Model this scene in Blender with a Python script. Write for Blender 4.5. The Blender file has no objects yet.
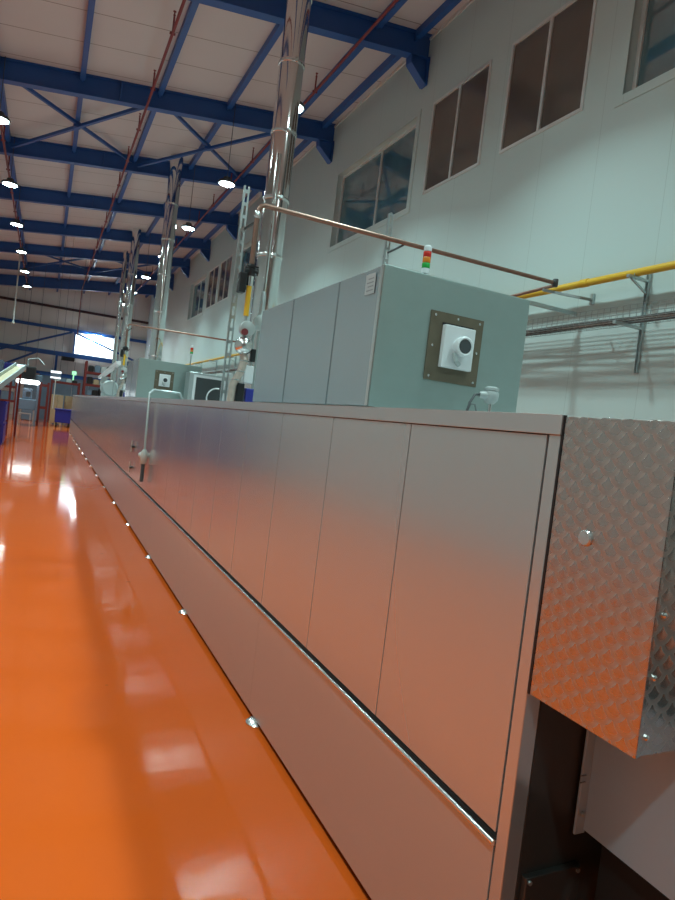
import bpy, bmesh, math, random
from mathutils import Vector, Matrix
random.seed(7)
C = bpy.context.scene.collection
PI = math.pi
ORG = {}                       # world origin of every thing and part

# ---------------------------------------------------------------- materials
def mat(name, col=(.5,.5,.5), rough=.5, metal=0., **kw):
    m = bpy.data.materials.new(name); m.use_nodes = True
    b = m.node_tree.nodes['Principled BSDF']
    b.inputs['Base Color'].default_value = (*col, 1)
    b.inputs['Roughness'].default_value = rough
    b.inputs['Metallic'].default_value = metal
    for k, v in kw.items():
        b.inputs[k.replace('_', ' ')].default_value = v
    return m
def nodes(m): return m.node_tree.nodes, m.node_tree.links, m.node_tree.nodes['Principled BSDF']
def N(m, t, **kw):
    n = m.node_tree.nodes.new(t)
    for k, v in kw.items():
        if k in n.inputs: n.inputs[k].default_value = v
        else: setattr(n, k, v)
    return n
def mth(m, op, a, b=None, c=None):
    n = m.node_tree.nodes.new('ShaderNodeMath'); n.operation = op
    for i, v in enumerate((a, b, c)):
        if v is None: continue
        if isinstance(v, (int, float)): n.inputs[i].default_value = v
        else: m.node_tree.links.new(v, n.inputs[i])
    return n.outputs[0]
def coords(m, scale=(1,1,1), kind='Object'):
    t = N(m, 'ShaderNodeTexCoord'); mp = N(m, 'ShaderNodeMapping')
    mp.inputs['Scale'].default_value = scale
    m.node_tree.links.new(t.outputs[kind], mp.inputs[0]); return mp.outputs[0]
def vary(m, scale, amount, stretch=(1,1,1), rough=0., bump=0., detail=3, dist=.02):
    """noise that varies the colour (amount), roughness and bump of a material"""
    ns, L, b = nodes(m)
    n = N(m, 'ShaderNodeTexNoise', Scale=scale, Detail=detail)
    L.new(coords(m, stretch), n.inputs['Vector'])
    if amount:
        c = b.inputs['Base Color'].default_value[:]
        mx = N(m, 'ShaderNodeMix', data_type='RGBA')
        mx.inputs[6].default_value = (*[x*(1-amount) for x in c[:3]], 1)
        mx.inputs[7].default_value = (*[min(1, x*(1+amount)) for x in c[:3]], 1)
        L.new(n.outputs[0], mx.inputs[0]); L.new(mx.outputs[2], b.inputs['Base Color'])
    if rough:
        r = b.inputs['Roughness'].default_value
        mr = N(m, 'ShaderNodeMapRange'); mr.inputs[1].default_value = .3; mr.inputs[2].default_value = .7
        mr.inputs[3].default_value = r-rough; mr.inputs[4].default_value = r+rough
        L.new(n.outputs[0], mr.inputs[0]); L.new(mr.outputs[0], b.inputs['Roughness'])
    if bump:
        bp = N(m, 'ShaderNodeBump', Strength=bump, Distance=dist)
        L.new(n.outputs[0], bp.inputs['Height']); L.new(bp.outputs[0], b.inputs['Normal'])
    return m
def emit(name, col, s):
    m = mat(name, (.8,.8,.8), .4); b = m.node_tree.nodes['Principled BSDF']
    b.inputs['Emission Color'].default_value = (*col, 1); b.inputs['Emission Strength'].default_value = s
    return m
M = {}
M['blue'] = vary(mat('blue_painted_steel', (.018,.095,.34), .45), 3, .10)
M['steel'] = vary(mat('brushed_steel', (.60,.615,.625), .215, .72), 1.3, .03, (1,1,.4), rough=.02, bump=.02, dist=.02)
M['steel_low'] = vary(mat('satin_steel', (.58,.60,.615), .31, .70), 1.3, .03, (1,.3,1), rough=.02, bump=.015, dist=.02)
M['bright'] = mat('bright_steel_edge', (.80,.82,.82), .22, 1.)
M['mirror'] = vary(mat('polished_flue_steel', (.74,.75,.75), .10, 1.), 5, .02, (1,1,.3), rough=.03)
M['galv'] = vary(mat('galvanised_steel', (.50,.56,.57), .42, .85), 20, .1)
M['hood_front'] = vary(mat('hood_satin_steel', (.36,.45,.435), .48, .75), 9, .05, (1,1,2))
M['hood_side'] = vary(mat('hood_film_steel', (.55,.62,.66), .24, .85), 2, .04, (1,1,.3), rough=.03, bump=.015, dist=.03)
M['shaded_steel'] = vary(mat('dark_shadow_steel', (.075,.070,.065), .36, .6), 4, .1)  # oven steel with the shade of its end put into the colour
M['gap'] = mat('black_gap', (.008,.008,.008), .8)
M['black'] = mat('black_plastic', (.012,.012,.014), .4)
M['dgrey'] = mat('dark_grey', (.06,.065,.07), .5)
M['grey'] = mat('grey_enamel', (.42,.46,.46), .4)
M['white'] = vary(mat('white_coated_steel', (.74,.76,.78), .35), 6, .04)
M['alu'] = mat('aluminium_frame', (.72,.74,.73), .35, .3)
M['copper'] = vary(mat('copper_pipe', (.30,.175,.135), .4, .7), 12, .25)
M['foil'] = vary(mat('pinkish_foil_wrap', (.62,.52,.46), .35, .6), 25, .2, bump=.3)
M['guard'] = vary(mat('guard_coated_steel', (.36,.47,.56), .3), 6, .04)
M['yellow'] = mat('yellow_gas_paint', (.80,.46,.03), .38)
M['redpipe'] = mat('red_oxide_pipe', (.20,.03,.035), .5)
M['railbrown'] = mat('dark_brown_rail', (.055,.026,.032), .5)
M['red'] = mat('red_rack_paint', (.16,.018,.015), .45)
M['silicone'] = vary(mat('brown_gasket', (.13,.105,.07), .5), 14, .25)
M['dialface'] = mat('dial_glass', (.07,.08,.085), .12)
M['crate'] = vary(mat('blue_plastic_crate', (.02,.03,.26), .35), 3, .2)
M['card'] = vary(mat('cardboard', (.42,.32,.20), .8), 5, .1)
M['tan'] = mat('tan_belt', (.62,.50,.30), .5)
M['machine'] = vary(mat('blue_grey_machine', (.13,.19,.26), .45), 2, .25)
M['rubber'] = mat('rubber', (.02,.02,.02), .7)
M['sticker'] = mat('sticker_paper', (.42,.48,.51), .35)
M['ink'] = mat('grey_ink', (.25,.28,.30), .6)
M['cable'] = mat('grey_cable', (.17,.19,.19), .5)
M['pale_cable'] = mat('pale_cable', (.55,.58,.56), .5)
M['wire'] = mat('zinc_wire', (.34,.37,.37), .4, .8)
M['lens'] = emit('lamp_lens', (.74,1.,.975), 45)
M['flood'] = emit('flood_lens', (.9,1.,1.), 190)
M['tube_light'] = emit('tube_light', (.9,1.,1.), 5)
M['daylight'] = emit('daylight_panel', (.78,.95,1.), 2.6)
M['exit_green'] = emit('green_sign', (.05,.8,.25), .7)
M['glow_white'] = emit('lit_white_sign', (.9,.97,1.), .9)
M['red_lens'] = mat('red_lens', (.65,.03,.02), .25); M['orange_lens'] = mat('orange_lens', (.75,.22,.02), .25)
M['green_lens'] = mat('green_lens', (.02,.38,.06), .25)
M['tinted'] = vary(mat('brown_window_film', (.125,.10,.082), .12, 0., IOR=1.7), 1.2, .2)
M['glass'] = vary(mat('blue_reflective_glass', (.08,.17,.20), .04, 0., IOR=2.6), 1.1, .6, (1,1,.5))

# floor: glossy orange epoxy
f = mat('orange_epoxy', (.74,.155,.018), .10, 0., IOR=1.42, Specular_IOR_Level=.36)
ns, L, b = nodes(f)
v = coords(f)
n1 = N(f, 'ShaderNodeTexNoise', Scale=.55, Detail=4.); L.new(v, n1.inputs['Vector'])
mx = N(f, 'ShaderNodeMix', data_type='RGBA')
mx.inputs[6].default_value = (.68,.100,.011,1); mx.inputs[7].default_value = (.76,.120,.015,1)
L.new(n1.outputs[0], mx.inputs[0])
n3 = N(f, 'ShaderNodeTexNoise', Scale=2.2, Detail=6.); L.new(coords(f,(1,.35,1)), n3.inputs['Vector'])
sp = N(f, 'ShaderNodeTexVoronoi', Scale=1.6); L.new(v, sp.inputs['Vector'])
spot = mth(f, 'LESS_THAN', sp.outputs['Distance'], .035)
spot = mth(f, 'MULTIPLY', spot, .35)
mx2 = N(f, 'ShaderNodeMix', data_type='RGBA'); mx2.inputs[7].default_value = (.30,.06,.01,1)
L.new(spot, mx2.inputs[0]); L.new(mx.outputs[2], mx2.inputs[6]); L.new(mx2.outputs[2], b.inputs['Base Color'])
mr = N(f, 'ShaderNodeMapRange'); mr.inputs[1].default_value=.3; mr.inputs[2].default_value=.7
mr.inputs[3].default_value=.055; mr.inputs[4].default_value=.095
L.new(n3.outputs[0], mr.inputs[0]); L.new(mr.outputs[0], b.inputs['Roughness'])
n2 = N(f, 'ShaderNodeTexNoise', Scale=4.5, Detail=2.); L.new(coords(f,(.7,1.5,1)), n2.inputs['Vector'])
bp = N(f, 'ShaderNodeBump', Strength=.05, Distance=.02); L.new(n2.outputs[0], bp.inputs['Height']); L.new(bp.outputs[0], b.inputs['Normal'])
M['floor'] = f

def joints(m, axis, pitch, off, width, col, depth=.4):
    """thin sheet joints repeated along one axis"""
    ns, L, b = nodes(m)
    t = N(m, 'ShaderNodeTexCoord'); s = N(m, 'ShaderNodeSeparateXYZ'); L.new(t.outputs['Object'], s.inputs[0])
    fr = mth(m, 'FRACT', mth(m, 'DIVIDE', mth(m, 'SUBTRACT', s.outputs[axis], off), pitch))
    line = mth(m, 'LESS_THAN', fr, width/pitch)
    mx = N(m, 'ShaderNodeMix', data_type='RGBA')
    src = b.inputs['Base Color']
    if src.is_linked: L.new(src.links[0].from_socket, mx.inputs[6])
    else: mx.inputs[6].default_value = src.default_value[:]
    mx.inputs[7].default_value = (*col, 1)
    L.new(line, mx.inputs[0]); L.new(mx.outputs[2], src)
    return m
M['wall'] = joints(vary(mat('white_wall_sheet', (.55,.645,.635), .55), .7, .03, (1,.4,1)), 1, 1.1, 5.15, .008, (.44,.52,.51))
M['wall_left'] = joints(vary(mat('pale_left_wall', (.43,.46,.46), .5), .7, .04), 1, 1.15, .2, .014, (.40,.43,.42))
M['gable'] = joints(vary(mat('grey_gable_sheet', (.80,.78,.73), .6), .5, .05), 0, 1.0, .2, .03, (.62,.61,.58))
M['dark_wall'] = mat('dark_back_wall', (.42,.48,.47), .7)
M['ceil'] = joints(vary(mat('ceiling_sheet', (.60,.595,.61), .6), .8, .05, (.3,1,1)), 1, 1.1275, .6, .022, (.27,.25,.24))

# engine-turned steel (overlapping swirl spots)
e = mat('engine_turned_steel', (.54,.51,.495), .30, 1.)
ns, L, b = nodes(e)
t = N(e, 'ShaderNodeTexCoord'); s = N(e, 'ShaderNodeSeparateXYZ'); L.new(t.outputs['Object'], s.inputs[0])
PT, RH, RS = .062, .0205, .0302            # spot pitch, row spacing, spot radius
hx = mth(e, 'ADD', s.outputs[0], s.outputs[1])
row0 = mth(e, 'FLOOR', mth(e, 'DIVIDE', s.outputs[2], RH))
du = dz = None
for i in (-1, 0, 1, 2):
    rn = mth(e, 'ADD', row0, float(i))
    odd = mth(e, 'FRACT', mth(e, 'MULTIPLY', rn, .5))           # 0 or .5
    u = mth(e, 'MULTIPLY', mth(e, 'SUBTRACT', mth(e, 'FRACT', mth(e, 'ADD', mth(e, 'DIVIDE', hx, PT), odd)), .5), PT)
    w = mth(e, 'SUBTRACT', s.outputs[2], mth(e, 'MULTIPLY', rn, RH))
    if du is None: du, dz = u, w; continue
    dd = mth(e, 'SQRT', mth(e, 'ADD', mth(e, 'MULTIPLY', u, u), mth(e, 'MULTIPLY', w, w)))
    ins = mth(e, 'LESS_THAN', dd, RS); out = mth(e, 'SUBTRACT', 1., ins)
    du = mth(e, 'ADD', mth(e, 'MULTIPLY', u, ins), mth(e, 'MULTIPLY', du, out))
    dz = mth(e, 'ADD', mth(e, 'MULTIPLY', w, ins), mth(e, 'MULTIPLY', dz, out))
cb_ = N(e, 'ShaderNodeCombineXYZ')
L.new(mth(e, 'MULTIPLY', dz, -1.), cb_.inputs[1]); L.new(du, cb_.inputs[2])
vn = N(e, 'ShaderNodeVectorMath', operation='NORMALIZE'); L.new(cb_.outputs[0], vn.inputs[0])
L.new(vn.outputs[0], b.inputs['Tangent'])
b.inputs['Anisotropic'].default_value = .6
d = mth(e, 'SQRT', mth(e, 'ADD', mth(e, 'MULTIPLY', du, du), mth(e, 'MULTIPLY', dz, dz)))
mr = N(e, 'ShaderNodeMapRange'); mr.inputs[1].default_value = .45*RS; mr.inputs[2].default_value = 1.0*RS
mr.inputs[3].default_value = .20; mr.inputs[4].default_value = .46
L.new(d, mr.inputs[0]); L.new(mr.outputs[0], b.inputs['Roughness'])
bp = N(e, 'ShaderNodeBump', Strength=.35, Distance=.0012)
L.new(mth(e, 'SUBTRACT', 1., mth(e, 'DIVIDE', d, RS)), bp.inputs['Height']); L.new(bp.outputs[0], b.inputs['Normal'])
M['turned'] = e

# ---------------------------------------------------------------- mesh helpers
class MB:
    def __init__(s): s.bm = bmesh.new()
    def box(s, x0, x1, y0, y1, z0, z1):
        vs = [s.bm.verts.new(p) for p in ((x0,y0,z0),(x1,y0,z0),(x1,y1,z0),(x0,y1,z0),(x0,y0,z1),(x1,y0,z1),(x1,y1,z1),(x0,y1,z1))]
        for q in ((0,3,2,1),(4,5,6,7),(0,1,5,4),(1,2,6,5),(2,3,7,6),(3,0,4,7)): s.bm.faces.new([vs[i] for i in q])
        return s
    def quad(s, *p): s.bm.faces.new([s.bm.verts.new(q) for q in p]); return s
    def prism(s, poly, ax, a0, a1):
        """poly: 2D points of the two other axes in order; extruded along axis ax"""
        def P(q, a):
            l = list(q); l.insert(ax, a); return tuple(l)
        A = [s.bm.verts.new(P(q, a0)) for q in poly]; B = [s.bm.verts.new(P(q, a1)) for q in poly]
        n = len(poly); s.bm.faces.new(A); s.bm.faces.new(B[::-1])
        for i in range(n): s.bm.faces.new((A[i], B[i], B[(i+1)%n], A[(i+1)%n]))
        return s
    def tube(s, pts, r, seg=10, caps=True):
        pts = [Vector(p) for p in pts]; rings = []
        rr = r if isinstance(r, (list, tuple)) else [r]*len(pts)
        up = None
        for i, p in enumerate(pts):
            if i == 0: d = pts[1]-p
            elif i == len(pts)-1: d = p-pts[i-1]
            else: d = (pts[i+1]-p).normalized()+(p-pts[i-1]).normalized()
            if d.length < 1e-9: d = pts[min(i+1,len(pts)-1)]-pts[max(i-1,0)]
            if d.length < 1e-9: d = Vector((0,0,1))
            d.normalize()
            if up is None: up = Vector((0,0,1)) if abs(d.z) < .9 else Vector((1,0,0))
            a = d.cross(up)
            if a.length < 1e-4: up = Vector((1,0,0)) if abs(d.x) < .9 else Vector((0,1,0)); a = d.cross(up)
            a.normalize(); bb = a.cross(d).normalized(); up = bb
            rings.append([s.bm.verts.new(p+(a*math.cos(2*PI*k/seg+PI/seg)+bb*math.sin(2*PI*k/seg+PI/seg))*rr[i]) for k in range(seg)])
        for A, B in zip(rings, rings[1:]):
            for k in range(seg): s.bm.faces.new((A[k], A[(k+1)%seg], B[(k+1)%seg], B[k]))
        if caps: s.bm.faces.new(rings[0][::-1]); s.bm.faces.new(rings[-1])
        return s
    def bar(s, p, q, w, h):
        """rectangular bar from p to q, w sideways, h along the other normal (near z)"""
        p, q = Vector(p), Vector(q); d = (q-p).normalized()
        u = Vector((0,0,1)) if abs(d.z) < .9 else Vector((1,0,0))
        a = d.cross(u).normalized()*w/2; bb = a.cross(d).normalized()*h/2
        A = [s.bm.verts.new(p+i*a+j*bb) for i,j in ((-1,-1),(1,-1),(1,1),(-1,1))]
        B = [s.bm.verts.new(q+i*a+j*bb) for i,j in ((-1,-1),(1,-1),(1,1),(-1,1))]
        s.bm.faces.new(A[::-1]); s.bm.faces.new(B)
        for k in range(4): s.bm.faces.new((A[k],A[(k+1)%4],B[(k+1)%4],B[k]))
        return s
    def lathe(s, c, prof, axis='z', seg=24):
        """prof: (radius, offset) pairs along the axis from c"""
        c = Vector(c); ax = {'x':Vector((1,0,0)),'y':Vector((0,1,0)),'z':Vector((0,0,1)),'-y':Vector((0,-1,0)),'-x':Vector((-1,0,0)),'-z':Vector((0,0,-1))}[axis]
        u = Vector((1,0,0)) if abs(ax.x) < .5 else Vector((0,1,0)); w = ax.cross(u)
        rings = [[s.bm.verts.new(c+ax*o+(u*math.cos(2*PI*k/seg)+w*math.sin(2*PI*k/seg))*max(r,1e-4)) for k in range(seg)] for r, o in prof]
        for A, B in zip(rings, rings[1:]):
            for k in range(seg): s.bm.faces.new((A[k], A[(k+1)%seg], B[(k+1)%seg], B[k]))
        s.bm.faces.new(rings[0][::-1]); s.bm.faces.new(rings[-1]); return s
    def build(s, name, m, parent=None, origin=None, smooth=False, bevel=0.):
        if parent is not None: origin = ORG[parent]
        elif origin is None:
            vs = [v.co for v in s.bm.verts]
            origin = Vector(((min(v.x for v in vs)+max(v.x for v in vs))/2, (min(v.y for v in vs)+max(v.y for v in vs))/2, min(v.z for v in vs)))
        origin = Vector(origin)
        bmesh.ops.translate(s.bm, verts=s.bm.verts, vec=-origin)
        bmesh.ops.recalc_face_normals(s.bm, faces=s.bm.faces)
        me = bpy.data.meshes.new(name); s.bm.to_mesh(me); s.bm.free()
        me.materials.append(M[m])
        o = bpy.data.objects.new(name, me); C.objects.link(o); ORG[o] = origin
        if parent is not None: o.parent = parent
        else: o.location = origin
        if smooth:
            me.polygons.foreach_set('use_smooth', [True]*len(me.polygons))
            es = o.modifiers.new('split', 'EDGE_SPLIT'); es.split_angle = .7
        if bevel:
            md = o.modifiers.new('bevel', 'BEVEL'); md.width = bevel; md.segments = 2; md.limit_method = 'ANGLE'
        return o
def thing(name, loc, label, cat, group=None):
    o = bpy.data.objects.new(name, None); C.objects.link(o); o.location = loc; ORG[o] = Vector(loc)
    o.empty_display_size = .1
    return tag(o, label, cat, group)
def tag(o, label, cat, group=None):
    o['label'] = label; o['category'] = cat
    if group: o['group'] = group
    return o
def struct(o): o['kind'] = 'structure'; return o
def copy_tree(o, delta, label, group=None):
    r = o.copy(); C.objects.link(r); r.location = o.location+Vector(delta); r['label'] = label; ORG[r] = ORG[o]+Vector(delta)
    if group: r['group'] = group
    for ch in list(o.children):
        c = ch.copy(); C.objects.link(c); c.parent = r
        for g in list(ch.children):
            d = g.copy(); C.objects.link(d); d.parent = c
    return r
ORD = ['first','second','third','fourth','fifth','sixth','seventh','eighth','ninth','tenth','eleventh','twelfth']

# ---------------------------------------------------------------- the hall
XL, XR, YN, YF = -4.0, 6.2, -9.0, 47.1
def cz(x): return 9.5-.13*(XR-x)                   # roof underside
struct(MB().box(XL-.2, XR+2.5, YN-.2, YF+.2, -.2, 0).build('floor', 'floor', origin=(0,0,0)))
m = MB(); m.prism([(XL-.2, cz(XL-.2)), (XR+.2, cz(XR+.2)), (XR+.2, cz(XR+.2)+.15), (XL-.2, cz(XL-.2)+.15)], 1, YN-.2, YF+.2)
struct(m.build('ceiling', 'ceil', origin=(0,0,0)))
# right wall with its window openings
holes = [(2.2,5.95,6.2,8.03),(6.62,8.35,6.28,8.03),(8.86,10.6,6.28,8.03),(11.17,14.9,6.17,8.0),
         (20.5,24.2,6.2,8.0),(24.8,26.6,6.25,8.0),(26.9,28.7,6.25,8.0),(29.3,32.6,6.2,8.0)]
m = MB()
ycuts = [YN]+[c for h in holes for c in h[:2]]+[YF]
inner = {(h[0],h[1]):h for h in holes}
for a, c in zip(ycuts, ycuts[1:]):
    if (a,c) in inner:
        h = inner[(a,c)]
        m.box(XR, XR+.22, a, c, 0, h[2]); m.box(XR, XR+.22, a, c, h[3], 9.62)
    else: m.box(XR, XR+.22, a, c, 0, 9.62)
struct(m.build('wall_right', 'wall', origin=(0,0,0)))
struct(MB().box(XL-.2, XL, YN, YF, 0, 8.4).build('wall_left', 'wall_left', origin=(0,0,0)))
struct(MB().box(XL, XR, YF, YF+.2, 0, 9.6).build('wall_far', 'gable', origin=(0,0,0)))
struct(MB().box(XL, XR, YN-.2, YN, 0, 9.6).build('wall_near', 'dark_wall', origin=(0,0,0)))
m = MB(); m.box(XR-.03, XR, YN, YF, cz(XR)-.07, cz(XR)-.005)
struct(m.build('trim_1', 'alu', origin=(0,0,0)))
# windows
for i, (a, c, z0, z1) in enumerate(holes):
    glassy = i in (0,3,4,7)
    rec = .16 if glassy else .02                    # glass set back / flush
    w = bpy.data.objects.new('window_%d' % (i+1), None); C.objects.link(w)
    w.location = (XR, (a+c)/2, z0); ORG[w] = Vector(w.location); w['kind'] = 'structure'
    fr = MB(); t = .06 if glassy else .05; x0 = XR+rec-.04; x1 = XR+rec+.03
    fr.box(x0,x1,a,c,z0,z0+t).box(x0,x1,a,c,z1-t,z1).box(x0,x1,a,a+t,z0+t,z1-t).box(x0,x1,c-t,c,z0+t,z1-t)
    fr.build('window_frame', 'alu', w, bevel=.004)
    mid = {0:4.9, 3:12.85}.get(i, (a+c)/2)
    MB().box(x0+.005,x1-.005,mid-.028,mid+.028,z0+t,z1-t).build('mullion', 'alu', w)
    for (p, q) in ((a+t, mid-.028), (mid+.028, c-t)):
        MB().box(x0+.03,x0+.042,p,q,z0+t,z1-t).build('pane', 'glass' if glassy else 'tinted', w)
    if glassy:                                      # surround on the wall face
        s = MB(); s.box(XR-.018,XR+.01,a-.12,c+.12,z0-.12,z0).box(XR-.018,XR+.01,a-.12,c+.12,z1,z1+.1)
        s.box(XR-.018,XR+.01,a-.12,a,z0,z1).box(XR-.018,XR+.01,c,c+.12,z0,z1)
        s.build('window_surround', 'wall', w)
# gable daylight window
w = bpy.data.objects.new('window_9', None); C.objects.link(w); w.location = (2.7, YF-.05, 4.5); ORG[w] = Vector(w.location); w['kind'] = 'structure'
MB().box(1.5,4.1,YF-.05,YF-.02,4.6,5.95).build('pane', 'daylight', w)
MB().box(1.44,1.54,YF-.12,YF-.02,4.5,6.0).box(4.08,4.18,YF-.12,YF-.02,4.5,6.0).build('window_frame', 'blue', w)

# ---------------------------------------------------------------- roof steel
BAY, Y0 = 4.51, 11.04
DB = .46
for k in range(8):
    y = Y0+BAY*k
    t = thing('roof_beam', (0, y, cz(0)-DB), 'blue steel roof beam, %s across the ceiling counting from the camera' % ORD[k], 'beam', 'blue roof beams')
    d = DB if k < 7 else .62
    m = MB()
    e0 = [(XL, cz(XL)-.005), (XR-.02, cz(XR-.02)-.005)]
    def strip(za, zb, hw):
        m.prism([(XL+.01, cz(XL)-zb), (XR-.01, cz(XR)-zb), (XR-.01, cz(XR)-za), (XL+.01, cz(XL)-za)], 1, y-hw, y+hw)
    strip(.004, .022, .1); strip(.022, d-.02, .012); strip(d-.02, d, .1)
    # stiff splice plates where the rafter sections meet
    m.prism([(.9, cz(.9)-d), (.94, cz(.94)-d), (.94, cz(.94)-.02), (.9, cz(.9)-.02)], 1, y-.1, y+.1)
    m.build('rafter', 'blue', t)
    zb = cz(XR)-d
    br = MB()
    br.prism([(5.78, cz(5.78)-d+.01), (XR-.01, zb+.01), (XR-.01, zb-.46), (6.15, zb-.52), (5.80, zb-.20)], 1, y-.015, y+.015)
    br.prism([(5.76, zb-.065), (5.78, zb-.21), (6.15, zb-.53), (6.17, zb-.50), (5.815, zb-.195), (5.79, zb-.07)], 1, y-.1, y+.1)
    br.box(XR-.035, XR-.008, y-.1, y+.1, zb-.52, zb+.02)
    br.build('knee_bracket', 'blue', t)
for k, x in enumerate((-3.2,-1.55,.1,1.75,3.36,5.0,5.85)):
    m = MB(); ya, yb = 6.0, YF
    segs = [6.0]+[Y0+BAY*i for i in range(8)]+[YF]
    for a, c in zip(segs, segs[1:]):
        a2 = a+.015 if a > 6 else a; c2 = c-.015 if c < YF else c
        m.box(x-.055, x+.055, a2+.1*(a>6), c2-.1*(c<YF), cz(x)-.17, cz(x)-.012)
        if a > 6: m.box(x-.02, x+.02, a2, a2+.11, cz(x)-.17, cz(x)-.012)
        if c < YF: m.box(x-.02, x+.02, c2-.11, c2, cz(x)-.17, cz(x)-.012)
    lab = ['blue roof purlin hidden furthest left over the hall', 'blue roof purlin above the left row of lamps', 'blue roof purlin at the centre of the left cross bracing',
           'blue roof purlin just right of the middle red sprinkler pipe', 'blue roof purlin behind the nearest tall steel flue', 'blue roof purlin beside the right red sprinkler pipe', 'blue roof purlin closest to the white window wall'][k]
    if k: tag(m.build('roof_purlin', 'blue'), lab, 'purlin', 'blue roof purlins')
    else: m.bm.free()
def brace(y0, y1, xc, hw, label):
    z = lambda x: cz(x)-.30
    t = thing('cross_brace', (xc, (y0+y1)/2, z(xc)), label, 'brace', 'roof cross braces')
    for s in (-1, 1):
        a = (xc-s*hw, y0+.1, z(xc-s*hw)+.06); c = (xc+s*hw, y1-.1, z(xc+s*hw)+.06)
        dz = .045*s
        MB().bar((a[0],a[1],a[2]+dz), (c[0],c[1],c[2]+dz), .075, .075).build('brace_rod', 'blue', t)
    MB().lathe((xc, (y0+y1)/2, z(xc)-.01), [(.09,0),(.09,.14)], seg=12).build('brace_plate', 'blue', t)
Bk = lambda k: Y0+BAY*k
brace(Bk(1), Bk(2), .1, 1.55, 'blue cross bracing in the second roof bay, left of the middle red pipe')
brace(Bk(1), Bk(2), 3.4, 1.55, 'blue cross bracing in the second roof bay, behind the far flue top')
brace(Bk(5), Bk(6), .1, 1.55, 'distant blue cross bracing near the far gable, left of the red pipe')
brace(Bk(5), Bk(6), 3.4, 1.55, 'distant blue cross bracing near the far gable, behind the slim flues')
# gable rails and braces
for z, lab, mt, h in ((7.5,'dark red brown rail high on the far gable wall','railbrown',.16),(6.12,'blue rail above the bright gable window','blue',.2),(4.42,'deep blue rail below the bright gable window','blue',.3),(3.0,'lowest dark blue rail on the far gable wall','blue',.2)):
    tag(MB().box(XL+.01, XR-.01, YF-.24, YF-.13, z-h/2, z+h/2).build('gable_rail', mt), lab, 'rail', 'gable wall rails')
for a, c, lab in (((XL+.1,3.75),(1.3,6.0),'blue diagonal brace rising left of the bright gable window'), ((1.4,6.0),(6.0,4.5),'blue diagonal brace falling across the bright gable window'), ((XL+.1,2.5),(-.8,4.3),'short blue diagonal brace low on the far left gable')):
    tag(MB().bar((a[0],YF-.30,a[1]),(c[0],YF-.30,c[1]),.08,.13).build('gable_brace', 'blue'), lab, 'brace', 'gable wall braces')
tag(MB().box(.4,.55,YF-.30,YF-.245,2.9,4.3).build('gable_post','blue'), 'short blue post between the two lower gable rails', 'post')
tag(MB().box(.75,1.6,YF-.75,YF-.25,4.0,4.26).build('air_heater','black', bevel=.02), 'small dark unit hung under the deep blue gable rail', 'heater')

# ---------------------------------------------------------------- lamps
def lamp(x, y, z, label):
    t = thing('high_bay_lamp', (x, y, z), label, 'lamp', 'round high bay lamps')
    MB().lathe((x,y,z), [(.165,.0),(.205,-.012),(.215,.02),(.19,.055),(.10,.075),(.085,.15),(.03,.17)], seg=28).build('housing', 'dgrey', t, smooth=True)
    MB().lathe((x,y,z-.028), [(.06,.004),(.135,.005),(.175,.008),(.175,.014)], seg=28).build('lens', 'lens', t, smooth=True)
    ld_ = bpy.data.lights.new('reflector_light', 'AREA'); ld_.shape = 'DISK'; ld_.size = .34
    ld_.color = (.68,1.,.975); ld_.energy = 74; ld_.spread = math.radians(128)
    lo = bpy.data.objects.new('reflector_light', ld_); C.objects.link(lo); lo.parent = t; lo.location = (0,0,-.03)
    MB().tube([(x,y,z+.165),(x,y,cz(x)-.012)], .008, 6).build('suspension_cable', 'dgrey', t)
    return t
L0 = lamp(3.50, 10.9, 7.2, 'round white high bay lamp beside the nearest tall flue, right row')
for k in range(1, 7):
    copy_tree(L0, (0, BAY*k, 0), 'round high bay lamp in the right row, %s away from the camera' % ORD[k])
L1 = lamp(-1.4, 15.4, 7.2, 'round high bay lamp at the left picture edge, nearest of the left row')
for k in range(1, 6):
    copy_tree(L1, (0, BAY*k, 0), 'round high bay lamp in the left row, %s away from the camera' % ORD[k])
for k in range(3):                                   # the same rows run on over the camera
    copy_tree(L0, (0, -BAY*(k+1), 0), 'round high bay lamp of the right row, overhead %s' % ('just before the first beam','above the oven end','behind the camera')[k])
for k in range(4):
    copy_tree(L1, (0, -BAY*(k+1), 0), 'round high bay lamp of the left row, overhead %s' % ('before the first beam','above the orange aisle','beside the camera','behind the camera')[k])

fl = thing('flood_light', (2.75,YF-.35,5.9), 'bright flood light above the gable window at the far end', 'lamp')
MB().box(2.4,3.1,YF-.5,YF-.3,6.0,6.08).box(2.7,2.8,YF-.3,YF-.02,6.02,6.06).build('housing','dgrey',fl)
MB().prism([(YF-.5,5.93),(YF-.3,5.93),(YF-.3,6.0),(YF-.5,6.0)],0,2.42,3.08).build('lens','flood',fl)
# ---------------------------------------------------------------- sprinkler pipes
def pipe_run(x, z, y0, y1, label, drop=None, first=0., mt='redpipe'):
    t = thing('sprinkler_pipe', (x, y0, z), label, 'pipe', 'red sprinkler pipes')
    pts = [(x,y0,z),(x,y1,z)]
    if drop: pts += [(x,y1+.06,z-.06),(x,y1+.06,drop)]
    MB().tube(pts, .027, 10).build('pipe', mt, t, smooth=True)
    y = Y0+first
    while y < min(y1-1, 42):
        if y > y0:
            m = MB().tube([(x,y,z),(x,y,z+.32)], .017, 8); m.tube([(x-.05,y,z),(x+.05,y,z)], .024, 8)
            m.lathe((x,y,z+.32), [(.024,0),(.012,.03),(.012,.06),(.03,.065),(.03,.072)], seg=10)
            m.build('sprinkler_head', mt, t)
        y += BAY/2
pipe_run(1.45, 8.26, 6.5, 42.2, 'long dark red sprinkler pipe along the middle of the roof', drop=5.4, first=.9)
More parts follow.
